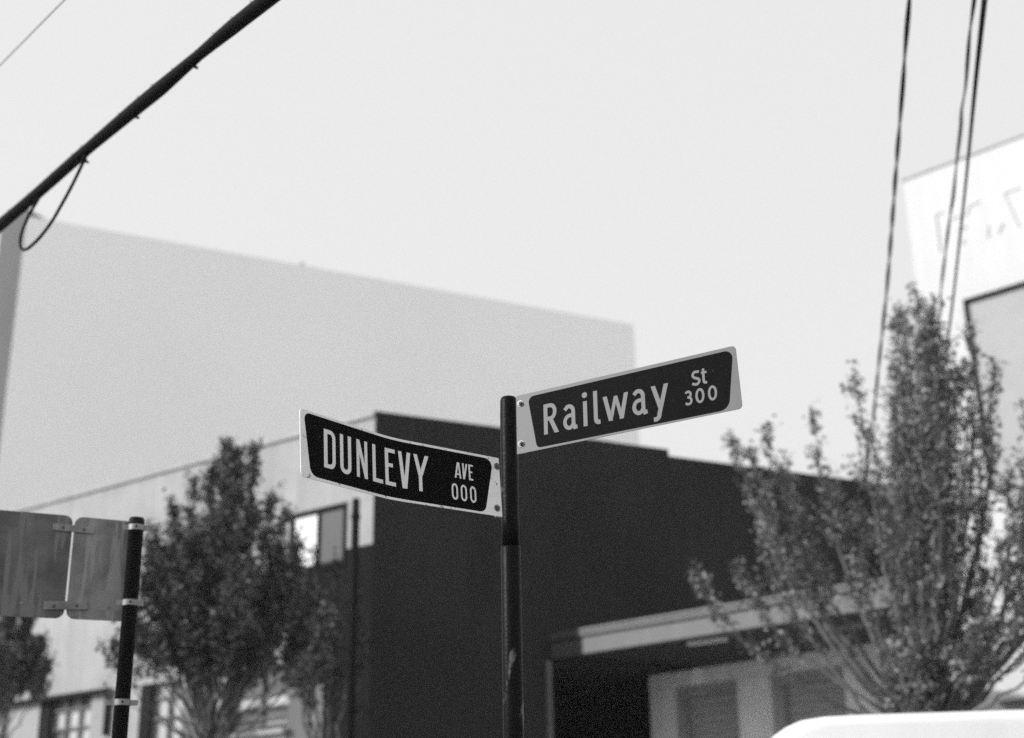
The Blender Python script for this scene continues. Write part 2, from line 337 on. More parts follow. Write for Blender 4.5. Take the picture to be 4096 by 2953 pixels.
def stroke(mb, f, pts, w_, closed=False, flip=1, cut=None):
    """flat ribbon of width w_ along pts with mitred joins; f(u,v,off) maps onto the sign"""
    pts = [p for i, p in enumerate(pts) if i == 0 or math.dist(p, pts[i-1]) > 1e-6]; layer[0] = (layer[0]+1) % 5
    off = .0006+.00016*layer[0]; P = densify(pts); n = len(P); L = []; R_ = []
    for i in range(n):
        a = P[(i-1) % (n-1)] if closed else P[max(0, i-1)]; b = P[(i+1) % (n-1)] if closed else P[min(n-1, i+1)]; p = P[i]
        if closed and i == 0: a = P[n-2]
        d0 = Vector((p[0]-a[0], p[1]-a[1])); d1 = Vector((b[0]-p[0], b[1]-p[1]))
        if d0.length < 1e-9: d0 = d1
        if d1.length < 1e-9: d1 = d0
        d0.normalize(); d1.normalize(); t_ = (d0+d1); t_ = t_.normalized() if t_.length > 1e-6 else d0; nn = Vector((-t_.y, t_.x)); m_ = min(2.2, 1/max(.3, nn.dot(Vector((-d0.y, d0.x)))))
        L.append((p[0]+nn.x*w_/2*m_, p[1]+nn.y*w_/2*m_)); R_.append((p[0]-nn.x*w_/2*m_, p[1]-nn.y*w_/2*m_))
    if cut:   # horizontal terminals: clip slanted ends to these heights
        for S in (L, R_):
            for idx, other in ((0, 1), (-1, -2)):
                h = cut[0] if idx == 0 else cut[1]
                if h is not None:
                    dx = S[idx][0]-S[other][0]; dy = S[idx][1]-S[other][1]
                    if abs(dy) > 1e-7: S[idx] = (S[other][0]+dx*(h-S[other][1])/dy, h)
    v = [f(p[0], p[1], off) for p in L]+[f(p[0], p[1], off) for p in R_]
    mb.add(v, [(i, n+i, n+i+1, i+1) for i in range(n-1)])
def letter(name, f, strokes, m, parent):
    mb = MB()
    for s_ in strokes: stroke(mb, f, s_[0], s_[1], *(s_[2:] if len(s_) > 2 else ()))
    return mb.build(name, m, parent)
def bolt(bl, u, v, parent, washer=.0095, r=.0055, h=.006):
    mb = MB()
    for (r0, r1, o0, o1, n) in ((washer, washer*.92, .0003, .0016, 20), (r*1.1, r, .0016, h, 6), (r*.55, r*.5, h, h+.003, 10)):
        ring0 = [bl.at(u+r0*math.cos(2*math.pi*k/n), v+r0*math.sin(2*math.pi*k/n), o0) for k in range(n)]
        ring1 = [bl.at(u+r1*math.cos(2*math.pi*k/n), v+r1*math.sin(2*math.pi*k/n), o1) for k in range(n)]
        mb.add(ring0+ring1, [(k, (k+1) % n, (k+1) % n+n, k+n) for k in range(n)]+[tuple(range(n, 2*n))])
    return mb.build('bolt', 'bolt', parent)

# --- Railway blade
RB = Blade(.0119, 4.395, 2.949, 122.7, 122.7, 0, 0, 1)
RB.N = [((-abs(n[0])), -abs(n[1])) for n in RB.N]
pl = blade_shape(RB, rounded([(0, 0), (.790, 0), (.782, .2005), (0, .1990)], [0, .013, .013, .002]), -.0028, 0).build('name_blade', 'sheet_b', t); pl['label'] = 'right-hand Railway St 300 blade with edging darkened for shade'
blade_shape(RB, rounded([(.0765, .0075), (.7480, .0045), (.7745, .1895), (.0445, .1870)], [.018, .034, .026, .020]), .00005, .00012).build('dark_panel', 'panel', pl)
f = RB.at; W = .0145; w1 = .0125; G = 'letter_b'
letter('letter_R', f, [([(.1117, .046), (.1117, .148)], W), ([(.105, .1415), (.1285, .1415)]+arc(.1300, .1195, .0165, .022, 80, -80)+[(.1265, .0975), (.105, .0975)], .0132), ([(.1290, .098), (.1525, .046)], .0150, False, 1, (None, .046))], G, pl)
def low_a(dx):
    return [([(.1835+dx, .1135), (.189+dx, .1185)]+arc(.1985+dx, .1055, .0165, .0180, 110, 5)+[(.2150+dx, .068), (.2160+dx, .056), (.2195+dx, .0505), (.2285+dx, .0520)], W*.92),
            ([(.2145+dx, .0935), (.2060+dx, .0930)]+arc(.2010+dx, .0720, .0180, .0205, 95, 270)+[(.2080+dx, .0550), (.2145+dx, .0640)], .0128)]
letter('letter_a', f, low_a(0), G, pl)
letter('letter_i', f, [([(.2584, .046), (.2584, .129)], W), (arc(.2578, .1497, .0048, .0048, 0, 360, 16), .0096, True)], G, pl)
letter('letter_l', f, [([(.2965, .1556), (.2965, .064)]+arc(.3065, .0630, .0100, .0120, 180, 275, 8)+[(.3125, .0515)], W)], G, pl)
letter('letter_w', f, [([(.3305, .129), (.3500, .046)], W, False, 1, (.129, .046)), ([(.3490, .046), (.3690, .125)], W*.82, False, 1, (.046, .125)), ([(.3690, .125), (.3885, .046)], W*.82, False, 1, (.125, .046)), ([(.3875, .046), (.4065, .129)], W, False, 1, (.046, .129))], G, pl)
letter('letter_a', f, low_a(.2500), G, pl)
letter('letter_y', f, [([(.5005, .129), (.5235, .053)], W, False, 1, (.129, None)), ([(.5455, .129), (.5195, .0395)]+arc(.5050, .0350, .0135, .0150, 5, -75, 8)+[(.4985, .0205)], W, False, 1, (.129, None))], G, pl)
s1 = .0082
letter('letter_S', f, [([(.6580, .1420), (.6540, .1445)]+arc(.6470, .1350, .0100, .0098, 65, 200, 10)+[(.6420, .1265), (.6510, .1225)]+arc(.6470, .1142, .0108, .0098, 40, -105, 10)+[(.6390, .1065), (.6340, .1095)], s1)], G, pl)
letter('letter_t', f, [([(.6725, .1497), (.6725, .1120)]+arc(.6790, .1110, .0066, .0068, 180, 280, 6)+[(.6830, .1055)], s1), ([(.6650, .1370), (.6835, .1370)], .0070)], G, pl)
letter('number_3', f, [([(.6095, .0820), (.6130, .0855)]+arc(.6175, .0775, .0088, .0092, 100, -70, 10)+[(.6150, .0687)], .0074), ([(.6150, .0687)]+arc(.6180, .0575, .0100, .0108, 85, -100, 10)+[(.6120, .0485), (.6085, .0520)], .0074)], G, pl)
for cx in (.6568, .6985): letter('number_0', f, [(arc(cx, .0665, .0112, .0200, 0, 360, 32), .0076, True)], G, pl)
for v in (.1699, .0332): bolt(RB, .0160, v, pl, .0125, .0075, .009)
pts_ = [RB.at(.0, .0, -.004), RB.at(.03, .0, -.004)]

# --- Dunlevy blade, bent toward the street
DB = Blade(-.0380, 4.395, 2.7405, -125.5, -140.5, .350, .12, 1); DB.shear = .06
DB.N = [(abs(n[0]), -abs(n[1])) for n in DB.N]
pl = blade_shape(DB, rounded([(.006, .002), (.7775, -.004), (.7805, .1960), (.006, .1945)], [0, .015, .012, .002]), -.0028, 0).build('name_blade', 'sheet_a', t); pl['label'] = 'left-hand DUNLEVY AVE 000 blade, bent at its middle'
blade_shape(DB, rounded([(.0700, .0080), (.7400, .0045), (.7660, .1885), (.0285, .1865)], [.026, .030, .020, .026]), .00005, .00012).build('dark_panel', 'panel', pl)
g = lambda x, v, o=0: DB.at(-x, v, o); W = .0150; G = 'letter_a'; b0, b1 = .0410, .1560
def box_letters(name, st): letter(name, g, st, G, pl)
box_letters('letter_D', [([(-.6820, b0), (-.6820, b1)], W*.93), ([(-.6880, b1-.0060)]+[(-.6640, b1-.0060)]+arc(-.6630, b1-.0245, .0145, .0185, 85, 0, 8)+arc(-.6630, b0+.0245, .0145, .0185, 0, -85, 8)+[(-.6640, b0+.0060), (-.6880, b0+.0060)], .0125)])
box_letters('letter_U', [([(-.6175, b1), (-.6175, b0+.020)]+arc(-.6015, b0+.019, .0160, .0150, 180, 360, 16)+[(-.5855, b1)], W*.87)])
box_letters('letter_N', [([(-.5510, b0), (-.5510, b1)], W*.8), ([(-.5180, b0), (-.5180, b1)], W*.8), ([(-.5510, b1-.001), (-.5180, b0+.001)], W*.85, False, 1, (b1-.001, b0+.001))])
box_letters('letter_L', [([(-.4835, b0), (-.4835, b1)], W*.88), ([(-.4880, b0+.0060), (-.4480, b0+.0060)], .0120)])
box_letters('letter_E', [([(-.4315, b0), (-.4315, b1)], W*.88), ([(-.4350, b0+.0060), (-.3980, b0+.0060)], .0120), ([(-.4350, b1-.0060), (-.3985, b1-.0060)], .0120), ([(-.4350, .1050), (-.4070, .1050)], .0115)])
box_letters('letter_V', [([(-.3795, b1), (-.3670, b0)], W*.85, False, 1, (b1, b0)), ([(-.3630, b0), (-.3475, b1)], W*.85, False, 1, (b0, b1))])
box_letters('letter_Y', [([(-.3235, b1), (-.3080, .0900)], W*.85, False, 1, (b1, None)), ([(-.2820, b1), (-.3065, .0900)], W*.85, False, 1, (b1, None)), ([(-.3073, b0), (-.3073, .0960)], W*.82)])
s1 = .0060; c0, c1 = .1035, .1545
box_letters('letter_A', [([(-.1772, c0), (-.1668, c1)], s1, False, 1, (c0, c1)), ([(-.1588, c0), (-.1640, c1)], s1, False, 1, (c0, c1)), ([(-.1745, .1165), (-.1605, .1165)], .0052)])
box_letters('letter_V', [([(-.1475, c1), (-.1478, c0)][:1]+[(-.1462, c0)], s1, False, 1, (c1, c0)), ([(-.1450, c0), (-.1335, c1)], s1, False, 1, (c0, c1))])
box_letters('letter_E', [([(-.1235, c0), (-.1235, c1)], s1), ([(-.1260, c0+.0028), (-.1105, c0+.0028)], .0054), ([(-.1260, c1-.0028), (-.1095, c1-.0028)], .0054), ([(-.1260, .1300), (-.1130, .1300)], .0050)])
for cx in (-.1823, -.1487, -.1141): box_letters('number_0', [([(cx-.0086, .048), (cx-.0086, .069)]+arc(cx, .069, .0086, .0128, 180, 0, 12)+[(cx+.0086, .048)]+arc(cx, .048, .0086, .0128, 0, -180, 12), .0060, True)])
for u, v in ((.0145, .1662), (.0235, .0280)): bolt(DB, u, v, pl, .0115, .0065, .008)
# mounting straps behind the blades
for nm, bl in (('r', RB), ('d', DB)):
    mb = MB(); a = [bl.at(.0, -.004 if nm == 'r' else -.010, -.003), bl.at(.030, -.004 if nm == 'r' else -.010, -.003), bl.at(.030, .195, -.003), bl.at(.008, .195, -.003)]; b = [bl.at(.0, a_, -.008) for a_ in (0,)]
    c = [bl.at(.008, -.001, -.0075), bl.at(.030, -.001, -.0075), bl.at(.030, .195, -.0075), bl.at(.008, .195, -.0075)]
    a = [bl.at(.008, -.001, -.003), bl.at(.030, -.001, -.003), bl.at(.030, .195, -.003), bl.at(.008, .195, -.003)]
    mb.add(a+c, [(0, 1, 2, 3), (7, 6, 5, 4), (0, 4, 5, 1), (1, 5, 6, 2), (2, 6, 7, 3), (3, 7, 4, 0)]).build('mounting_strap', 'steel', t)

# ---------------------------------------------------------------- parking signs seen from behind
t = thing('parking_sign', 'black post with two dull aluminium sign plates seen from behind, at the lower left', 'sign post', (-1.554, 5.69, 0))
LX, LY = -1.553, 5.690
lathe([(.0298, 0), (.0298, 3.056), (.0312, 3.057), (.0312, 3.091), (.028, 3.098), (.02, 3.100)], LX, LY).build('pole', 'black_pole', t, True)
LP = Wall((-1.545, 5.770), (-2.100, 5.620), 1); LP.n = -LP.n if LP.n.y > 0 else LP.n     # u runs left from the post
K = .000378
def zx(a, b=190): return (1600-a-.108*(b-190))*K
def zv(b): return 3.121-(b-190)*.000346
class PB:
    def at(s, u, v, off=0): return LP.pt(u, v, off)
pb = PB()
def plate(u0, u1, m, name='sign_plate'):
    poly = rounded([(u0, zv(1452)), (u1, zv(1438)), (u1, zv(215)), (u0, zv(253))], .034, 6)
    n = len(poly); v = [LP.pt(a, b, 0) for a, b in poly]+[LP.pt(a, b, -.003) for a, b in poly]
    return MB().add(v, [tuple(range(n)), tuple(range(n, 2*n))[::-1]]+[(i, i+n, (i+1) % n+n, (i+1) % n) for i in range(n)]).build(name, m, t)
pr = plate(.000, zx(842, 410)-.002, 'alu'); pr['label'] = 'paler right-hand plate with a square sticker ghost'
# left plate: its right edge leans a little
def lplate():
    poly = rounded([(zx(838, 410)+.004, zv(1440)), (zx(2), zv(1425)), (zx(2), zv(180)), (zx(838, 410)+.004, zv(212))], .034, 6)
    n = len(poly); v = [LP.pt(a, b, 0) for a, b in poly]+[LP.pt(a, b, -.003) for a, b in poly]
    return MB().add(v, [tuple(range(n)), tuple(range(n, 2*n))[::-1]]+[(i, i+n, (i+1) % n+n, (i+1) % n) for i in range(n)]).build('sign_plate', 'alu_dark', t)
poly = None
pl2 = lplate(); pl2['label'] = 'darker left-hand plate'
LP.part('sticker', 'sticker', pr, zx(1318, 1200), zx(1052, 1200), zv(1330), zv(1095), .0004, .0008)
def bracket(x0, y0, x1, y1, x2, y2, x3, y3):
    q = [(x0, y0), (x1, y1), (x2, y2), (x3, y3)]
    v = [LP.pt(zx(a, b), zv(b), .002) for a, b in q]+[LP.pt(zx(a, b), zv(b), .009) for a, b in q]
    return bevel(MB().add(v, [(0, 1, 2, 3), (7, 6, 5, 4), (0, 4, 5, 1), (1, 5, 6, 2), (2, 6, 7, 3), (3, 7, 4, 0)]).build('joining_bar', 'alu', t), .001)
def rivet(parent, a, b, r=.0045, m='steel', h=.012, base=.001):
    mb = MB()
    for r0, o0, o1 in ((r*1.5, base, base+.0015), (r, base+.0015, h)):
        n = 10; c = [LP.pt(zx(a, b)+r0*math.cos(2*math.pi*k/n), zv(b)+r0*math.sin(2*math.pi*k/n), o0) for k in range(n)]; d = [LP.pt(zx(a, b)+r0*.9*math.cos(2*math.pi*k/n), zv(b)+r0*.9*math.sin(2*math.pi*k/n), o1) for k in range(n)]
        mb.add(c+d, [(k, (k+1) % n, (k+1) % n+n, k+n) for k in range(n)]+[tuple(range(n, 2*n))])
    return mb.build('bolt', m, parent)
b1_ = bracket(632, 400, 1062, 422, 1066, 345, 640, 318); rivet(b1_, 735, 362, .005, 'alu_dark', .017, .009); rivet(b1_, 955, 374, .005, 'alu_dark', .017, .009)
b2_ = bracket(520, 1345, 970, 1330, 966, 1225, 524, 1250); rivet(b2_, 622, 1298, .005, 'alu_dark', .017, .009); rivet(b2_, 855, 1284, .005, 'alu_dark', .017, .009)
for a, b in ((65, 325), (290, 1275)): rivet(pl2, a, b, .0035, 'steel', .003)
rivet(pl2, 398, 345, .003, 'alu', .003)
rivet(pr, 1270, 395, .004, 'steel', .003); rivet(pr, 1185, 1290, .004, 'alu_dark', .003)
for zc, ww in ((zv(378), .078), (zv(1275), .074), (2.352, .085)):
    mb = MB(); n = 28; v = []; r0, r1, h = .0302, .0332, .0115
    for (r, z) in ((r0, zc-h), (r1, zc-h), (r1, zc+h), (r0, zc+h)): v += [(LX+r*math.cos(2*math.pi*j/n), LY+r*math.sin(2*math.pi*j/n), z) for j in range(n)]
    mb.add(v, [(i*n+j, i*n+(j+1) % n, ((i+1) % 4)*n+(j+1) % n, ((i+1) % 4)*n+j) for i in range(4) for j in range(n)])
    bo = mb.build('clamp_band', 'steel', t)
    for sgn in (-1, 1):
        LW = Wall((LX, LY-.004), (LX+LP.d.x, LY-.004+LP.d.y), 1)
        LW.part('clamp_ear', 'steel', bo, sgn*.031 if sgn > 0 else -ww*.72, ww*.72 if sgn > 0 else -.031, zc-.0105, zc+.0105, -.003, .003)
    nrm = LP.n; mb = MB().tube([(LX+nrm.x*.033, LY+nrm.y*.033, zc), (LX+nrm.x*.037, LY+nrm.y*.037, zc)], .0045, 8); mb.build('screw', 'black_pole', bo)

# dark street post by the pale wall
t = thing('metal_post', 'thin dark metal post standing in front of the corner building window', 'post', (-1.88, 16.39, 0))
lathe([(.050, 0), (.048, 5.9), (.046, 6.08), (.04, 6.11)], -1.88, 16.39, 14).build('post_shaft', 'darktrim', t, True)
lathe([(.058, 5.86), (.058, 5.92)], -1.88, 16.39, 14).build('collar', 'darktrim', t, True)
lathe([(.11, 0), (.10, .04), (.05, .06)], -1.88, 16.39, 14).build('base_plate', 'darktrim', t, True)

# ---------------------------------------------------------------- overhead lines
def smooth(pts, n=6):
    P = [Vector(p) for p in pts]; P = [P[0]*2-P[1]]+P+[P[-1]*2-P[-2]]; out = []
    for i in range(1, len(P)-2):
        a, b, c, d = P[i-1:i+3]
        for k in range(n):
            s_ = k/n; out.append(.5*((2*b)+(c-a)*s_+(2*a-5*b+4*c-d)*s_*s_+(3*b-a-3*c+d)*s_**3))
    out.append(P[-2]); return out
cab = [(-.810, 4.856, 5.174), (-1.014, 5.100, 5.197), (-1.210, 5.335, 5.220), (-1.408, 5.571, 5.235), (-1.655, 5.868, 5.248), (-1.844, 6.094, 5.264), (-2.152, 6.462, 5.284), (-2.293, 6.631, 5.290), (-2.643, 7.051, 5.302), (-2.962, 7.432, 5.320), (-3.243, 7.769, 5.344)]
dd = Vector(cab[0])-Vector(cab[-1]); dd.normalize()
ctl = [Vector(cab[0])+dd*k for k in (4.0, 1.8, .8)]+[Vector(c) for c in cab]+[Vector(cab[-1])-dd*k for k in (.6, 1.6, 4.0)]
cs = smooth(ctl, 8)
rk = [.034, .034, .034, .034, .0345, .033, .0255, .035, .034, .029, .031, .031, .034, .035, .035, .035, .035, .035]
rs = [rk[min(17, i//8)]*(1-(i % 8)/8)+rk[min(17, i//8+1)]*((i % 8)/8) for i in range(len(cs))]
t = thing('telephone_cable', 'thick black lashed cable crossing the top left of the sky, with a drooping loop', 'cable', cab[5])
MB().tube(cs, rs, 14).build('cable', 'cable', t, True)
ms = [p+Vector((0, 0, .024+.004*math.sin(i*.35+2)))+Vector((.010*math.sin(i*.4), 0, 0)) for i, p in enumerate(cs)]
MB().tube(ms, .0085, 8).build('messenger_wire', 'cable', t, True)
mb = MB()
for i, p in enumerate(cs[:-1]):
    q = cs[i+1]
    for k in range(4):
        c = p+(q-p)*(k/4)
lw = []
for i in range(len(cs)-1):
    for k in range(4):
        c = cs[i].lerp(cs[i+1], k/4); a = (i*4+k)*.35; tt = (cs[i+1]-cs[i]).normalized(); u_ = tt.orthogonal().normalized(); v_ = tt.cross(u_)
        lw.append(c+Vector((0, 0, .008))+(u_*math.cos(a)+v_*math.sin(a))*(rs[i]+.002))
MB().tube(lw[::2], .0010, 4).build('lashing_wire', 'cable', t)
lp = [(-2.192, 6.510, 5.26), (-2.212, 6.534, 5.225), (-2.286, 6.623, 5.144), (-2.361, 6.713, 5.080), (-2.448, 6.817, 5.018), (-2.558, 6.949, 4.984), (-2.664, 7.076, 4.990), (-2.716, 7.137, 5.045), (-2.719, 7.141, 5.120), (-2.669, 7.081, 5.200), (-2.58, 6.98, 5.27)]
MB().tube(smooth(lp, 6), .0090, 8).build('drop_loop', 'cable', t, True)
for x, y, z in ((-1.437, 5.606, 5.212), (-1.826, 6.073, 5.232), (-2.200, 6.520, 5.238)):
    MB().tube([(x, y, z+.02), (x+.008, y+.003, z-.010)], .006, 8).tube([(x-.004, y-.002, z-.012), (x+.020, y+.010, z-.016)], .0065, 8).build('cable_tie', 'cable', t)
tag(MB().tube(smooth([(-1.2, 4.65, 5.62), (-1.975, 5.666, 5.751), (-2.175, 5.913, 5.788), (-2.873, 6.928, 6.075), (-3.224, 7.431, 6.213), (-6, 11.5, 7.3)], 5), .0027, 6).build('thin_wire', 'cable'), 'hair-thin wire crossing the extreme top left corner of the sky', 'wire')
w1 = [(2.553, 7.582, 6.972), (2.633, 7.871, 7.073), (2.780, 8.560, 7.098), (2.869, 8.952, 7.118), (2.986, 9.544, 7.082), (3.205, 10.523, 7.159), (3.288, 10.915, 7.154), (3.622, 12.485, 7.172), (3.714, 12.979, 7.124), (4.021, 14.658, 7.000), (4.128, 15.251, 6.935), (4.398, 16.938, 6.643), (4.632, 18.427, 6.480), (4.776, 19.421, 6.381), (4.83, 20.6, 6.25)]
w2 = [(2.912, 7.451, 6.873), (3.004, 7.737, 6.972), (3.129, 8.225, 7.048), (3.233, 8.613, 7.080), (3.368, 9.097, 7.153), (3.426, 9.395, 7.143), (3.539, 9.779, 7.209), (3.680, 10.366, 7.238), (3.846, 11.050, 7.248), (3.958, 11.540, 7.282), (4.369, 13.301, 7.321), (4.651, 14.576, 7.277), (6.6, 24.5, 7.2), (7.7, 30, 7.6)]
w3 = [(2.810, 7.062, 6.596), (2.868, 7.254, 6.635), (3.087, 8.134, 6.650), (3.391, 9.301, 6.702), (3.587, 10.081, 6.720), (4.071, 12.030, 6.772), (4.324, 13.105, 6.773), (6.93, 24, 6.85), (8.4, 30, 7.1)]
w4 = [(2.940, 7.333, 6.787), (2.995, 7.526, 6.824), (3.205, 8.410, 6.821), (3.499, 9.581, 6.856), (3.691, 10.362, 6.863), (4.171, 12.313, 6.894), (4.423, 13.388, 6.885), (6.95, 24, 6.95), (8.45, 30, 7.2)]
def ext(w_): a = Vector(w_[0]); b = Vector(w_[2]); return [tuple(a+(a-b)*k) for k in (6, 2.6, 1)]+w_
def twisted(name, pts, r, R_, pitch, label, ex=True):
    P = smooth(pts, 10); t_ = thing(name, label, 'wire', pts[3]); L = 0; A_ = [[], []]
    for i, p in enumerate(P):
        q = P[min(i+1, len(P)-1)]; tt = (P[min(i+1, len(P)-1)]-P[max(i-1, 0)]).normalized(); n_ = max(1, int((q-p).length/.04)); u_ = tt.cross(Vector((0, 0, 1))).normalized(); v_ = tt.cross(u_)
        for k in range(n_):
            c = p.lerp(q, k/n_); s_ = L+(q-p).length*k/n_; a = 2*math.pi*s_/pitch*(1+.0*s_)+.6*math.sin(s_*1.3)
            for j in (0, 1): A_[j].append(c+(u_*math.cos(a+math.pi*j)+v_*math.sin(a+math.pi*j))*R_)
        L += (q-p).length
    for j in (0, 1): MB().tube(A_[j], r, 6).build('strand', 'cable', t_, True)
twisted('twisted_wire', ext(w1), .0090, .0092, 1.5, 'leftmost twisted pair wire dropping down the right side of the sky')
twisted('twisted_wire', ext(w2), .0070, .0072, 2.1, 'thinner wavy wire just right of the leftmost twisted wire')
tag(MB().tube(smooth(ext(w3), 6), .0085, 8).build('straight_wire', 'cable', None, True), 'straight wire at far right, left-hand one of the pair that meet', 'wire')
tag(MB().tube(smooth(ext(w4), 6), .0095, 8).build('straight_wire', 'cable', None, True), 'straight thicker wire at far right, right-hand one of the pair that meet', 'wire')

# ---------------------------------------------------------------- white van
t = thing('parked_van', 'high-roofed white van whose roof shows at the lower right', 'van', (4.4, 8.9, -.12))
V = Wall((1.10, 8.022), (7.3, 7.712), 1); V.n = -V.n if V.n.y > 0 else V.n       # near side of the van, u runs from its front to its rear
prof = [(.02, .45), (.0, .75), (.10, 1.02), (.05, 1.9), (.12, 2.15), (.197, 2.31), (.280, 2.414), (.335, 2.456), (.398, 2.496), (.475, 2.528), (.60, 2.545), (.80, 2.552), (1.6, 2.560), (5.6, 2.560), (5.85, 2.52), (5.95, 2.40), (6.0, 1.2), (6.0, .45)]
prof = [(u, z-.004) for u, z in prof]
offs = [(0.0, 0, .0), (-.03, .55, 0), (-.10, .9, .0), (-.22, 1, .0), (-1.78, 1, 0), (-1.90, .9, 0), (-1.97, .55, 0), (-2.0, 0, 0)]
mb = MB(); n = len(prof); v = []
for o_, k, _ in offs:      # the roof edge is rounded over along both sides
    for u, z in prof:
        zz = z-(1-k)*.075 if z > 2.2 else z
        uu = u+(1-k)*.04 if u < .5 else u-(1-k)*.04 if u > 5.8 else u
        v.append(V.pt(uu, zz, o_ + .0))
f_ = [tuple(range(n)), tuple((len(offs)-1)*n+j for j in range(n))[::-1]]
f_ += [(i*n+j, (i+1)*n+j, (i+1)*n+(j+1) % n, i*n+(j+1) % n) for i in range(len(offs)-1) for j in range(n)]
vb = mb.add(v, f_).build('body', 'van', t, True)
wn = vb.modifiers.new('bev', 'BEVEL'); wn.width = .02; wn.segments = 3; wn.limit_method = 'ANGLE'; wn.angle_limit = rad(50)
V.part('roof_gutter', 'van', t, .9, 5.7, 2.430, 2.446, -.07, -.035)
V.part('windscreen', 'sky_glass', t, .02, .045, 1.15, 1.85, -1.8, -.2)
V.part('side_window', 'sky_glass', t, .35, 1.15, 1.25, 1.85, .002, .008)
V.part('bumper', 'rubber', t, -.08, .03, .4, .62, -1.95, -.05)
for u in (1.0, 4.9):
    for o_ in (-.11, -1.89):
        c = Vector(V.pt(u, .22, o_)); nv = Vector((V.n.x, V.n.y, 0))
        wh = MB().tube([c-nv*.12, c+nv*.12], .34, 24).build('wheel', 'rubber', t, False)
        MB().tube([c-nv*.125, c+nv*.125], .20, 16).build('rim', 'steel', wh)
for o_ in (-.3, -1.7): V.part('headlight', 'glass', t, -.012, .03, .78, .98, o_-.12, o_+.12)

# ---------------------------------------------------------------- street trees
def tree(name, label, base, fork, tips, n_tw, n_lf, leaf_s, lm, spread=.4, tr_r=.09, seed=1, group='street trees', low=.25, low_z=0):
    rnd = random.Random(seed); t_ = thing(name, label, 'tree', base, group)
    F = Vector(fork); Bz = Vector(base)
    tr = MB().tube([Bz, Bz.lerp(F, .5)+Vector((.02, 0, 0)), F], [tr_r*1.25, tr_r, tr_r*.85], 10).build('trunk', 'bark', t_, True)
    br = MB(); lv = []; lf = []
    def leaf(p):
        s_ = leaf_s*rnd.uniform(.6, 1.25); a = Vector((rnd.gauss(0, 1), rnd.gauss(0, 1), rnd.gauss(0, .7))).normalized(); b = a.cross(Vector((rnd.gauss(0, 1), rnd.gauss(0, 1), rnd.gauss(0, 1)))).normalized()
        n_ = len(lv); lv.extend([p-a*s_*.5, p+b*s_*.30-a*s_*.02, p+a*s_*.5, p-b*s_*.30+a*s_*.05]); lf.append((n_, n_+1, n_+2, n_+3))
    for T in tips:
        T = Vector(T); st = F+Vector((rnd.uniform(-.05, .05), rnd.uniform(-.05, .05), rnd.uniform(-.25, .1)))
        D_ = T-st; hor = Vector((D_.x, D_.y, 0)); c1 = st+hor*spread+Vector((0, 0, D_.z*.28)); c2 = st+hor*.88+Vector((0, 0, D_.z*.62)); pts = []
        N = 16
        for k in range(N+1):
            s_ = k/N; p = st*(1-s_)**3+c1*3*s_*(1-s_)**2+c2*3*s_*s_*(1-s_)+T*s_**3
            if 0 < k < N: p = p+Vector((rnd.gauss(0, .02), rnd.gauss(0, .02), rnd.gauss(0, .01)))
            pts.append(p)
        L = D_.length; br.tube(pts, [max(.004, .032*(1-k/N)**.8*(L/3.5)) for k in range(N+1)], 6)
        for k in range(int(n_tw*L/3)):
            s_ = low+(1-low)*rnd.random()**.85; i = min(N-1, int(s_*N)); p = pts[i].lerp(pts[i+1], s_*N-i)
            dr = (pts[i+1]-pts[i]).normalized()
            if p.z < low_z+rnd.uniform(-.15, .25): continue
            sd_ = Vector((rnd.gauss(0, 1), rnd.gauss(0, 1), rnd.gauss(0, .4))).normalized(); ln = rnd.uniform(.18, .50)*(1.08-.75*s_)*1.25
            e = p+(dr*1.15+sd_*.6).normalized()*ln+Vector((0, 0, .03)); br.tube([p, p.lerp(e, .5)+Vector((0, 0, -.01)), e], [.005, .0035, .002], 4, False)
            for q in range(n_lf):
                x = rnd.random()**.7; leaf(p.lerp(e, x)+Vector((rnd.gauss(0, .035), rnd.gauss(0, .035), rnd.gauss(0, .035))))
        for q in range(14): leaf(T+Vector((rnd.gauss(0, .03), rnd.gauss(0, .03), rnd.gauss(-.05, .06))))
    br.build('branches', 'bark', tr, True)
    o = new_obj('crown', lv, lf, lm, t_); o['kind'] = 'stuff'
    return t_
TIPS_R=[(2.28,14.04,5.98),(2.48,14.22,5.91),(2.68,14.28,6.20),(2.91,14.51,5.94),(3.11,14.09,6.38),(3.36,14.37,5.60),(3.25,12.74,6.23),(3.56,13.48,5.90),(4.06,14.23,6.94),(4.09,13.67,7.23),(4.37,14.06,7.70),(4.04,12.68,6.86),(4.34,13.25,6.76),(4.32,12.84,6.31),(4.62,13.30,6.87),(4.79,13.30,6.62),(4.54,12.31,5.94),(4.76,12.62,5.87),(4.99,12.65,5.96),(5.56,13.66,5.92),(2.29,14.30,4.69),(1.72,13.28,4.41),(2.52,14.31,5.25),(4.75,12.47,5.04),(5.37,13.16,5.04),(4.80,12.43,4.12),(4.94,12.14,3.94),(4.78,13.87,6.05),(3.95,12.89,5.97),(3.67,12.98,5.55),(5.08,13.97,5.65),(2.90,14.38,5.22),(3.27,13.22,4.96),(4.48,14.14,5.66)]
TIPS_L=[(-3.10,14.75,6.39),(-2.88,15.05,6.35),(-3.12,14.13,5.87),(-3.59,15.38,6.15),(-2.67,15.11,5.90),(-2.58,15.63,5.89),(-3.75,15.25,5.88),(-3.67,14.17,5.20),(-3.78,14.26,4.87),(-3.79,13.89,4.43),(-3.92,13.82,4.10),(-3.89,13.67,3.73),(-2.26,14.47,5.23),(-2.13,15.04,4.87),(-1.84,13.99,4.37),(-2.04,15.18,4.22),(-2.08,14.56,3.84),(-2.88,14.37,5.84),(-3.28,15.22,5.74),(-2.79,14.70,5.59),(-3.34,14.28,5.20),(-2.49,14.76,5.20),(-3.66,14.93,4.97),(-3.65,13.72,3.82)]
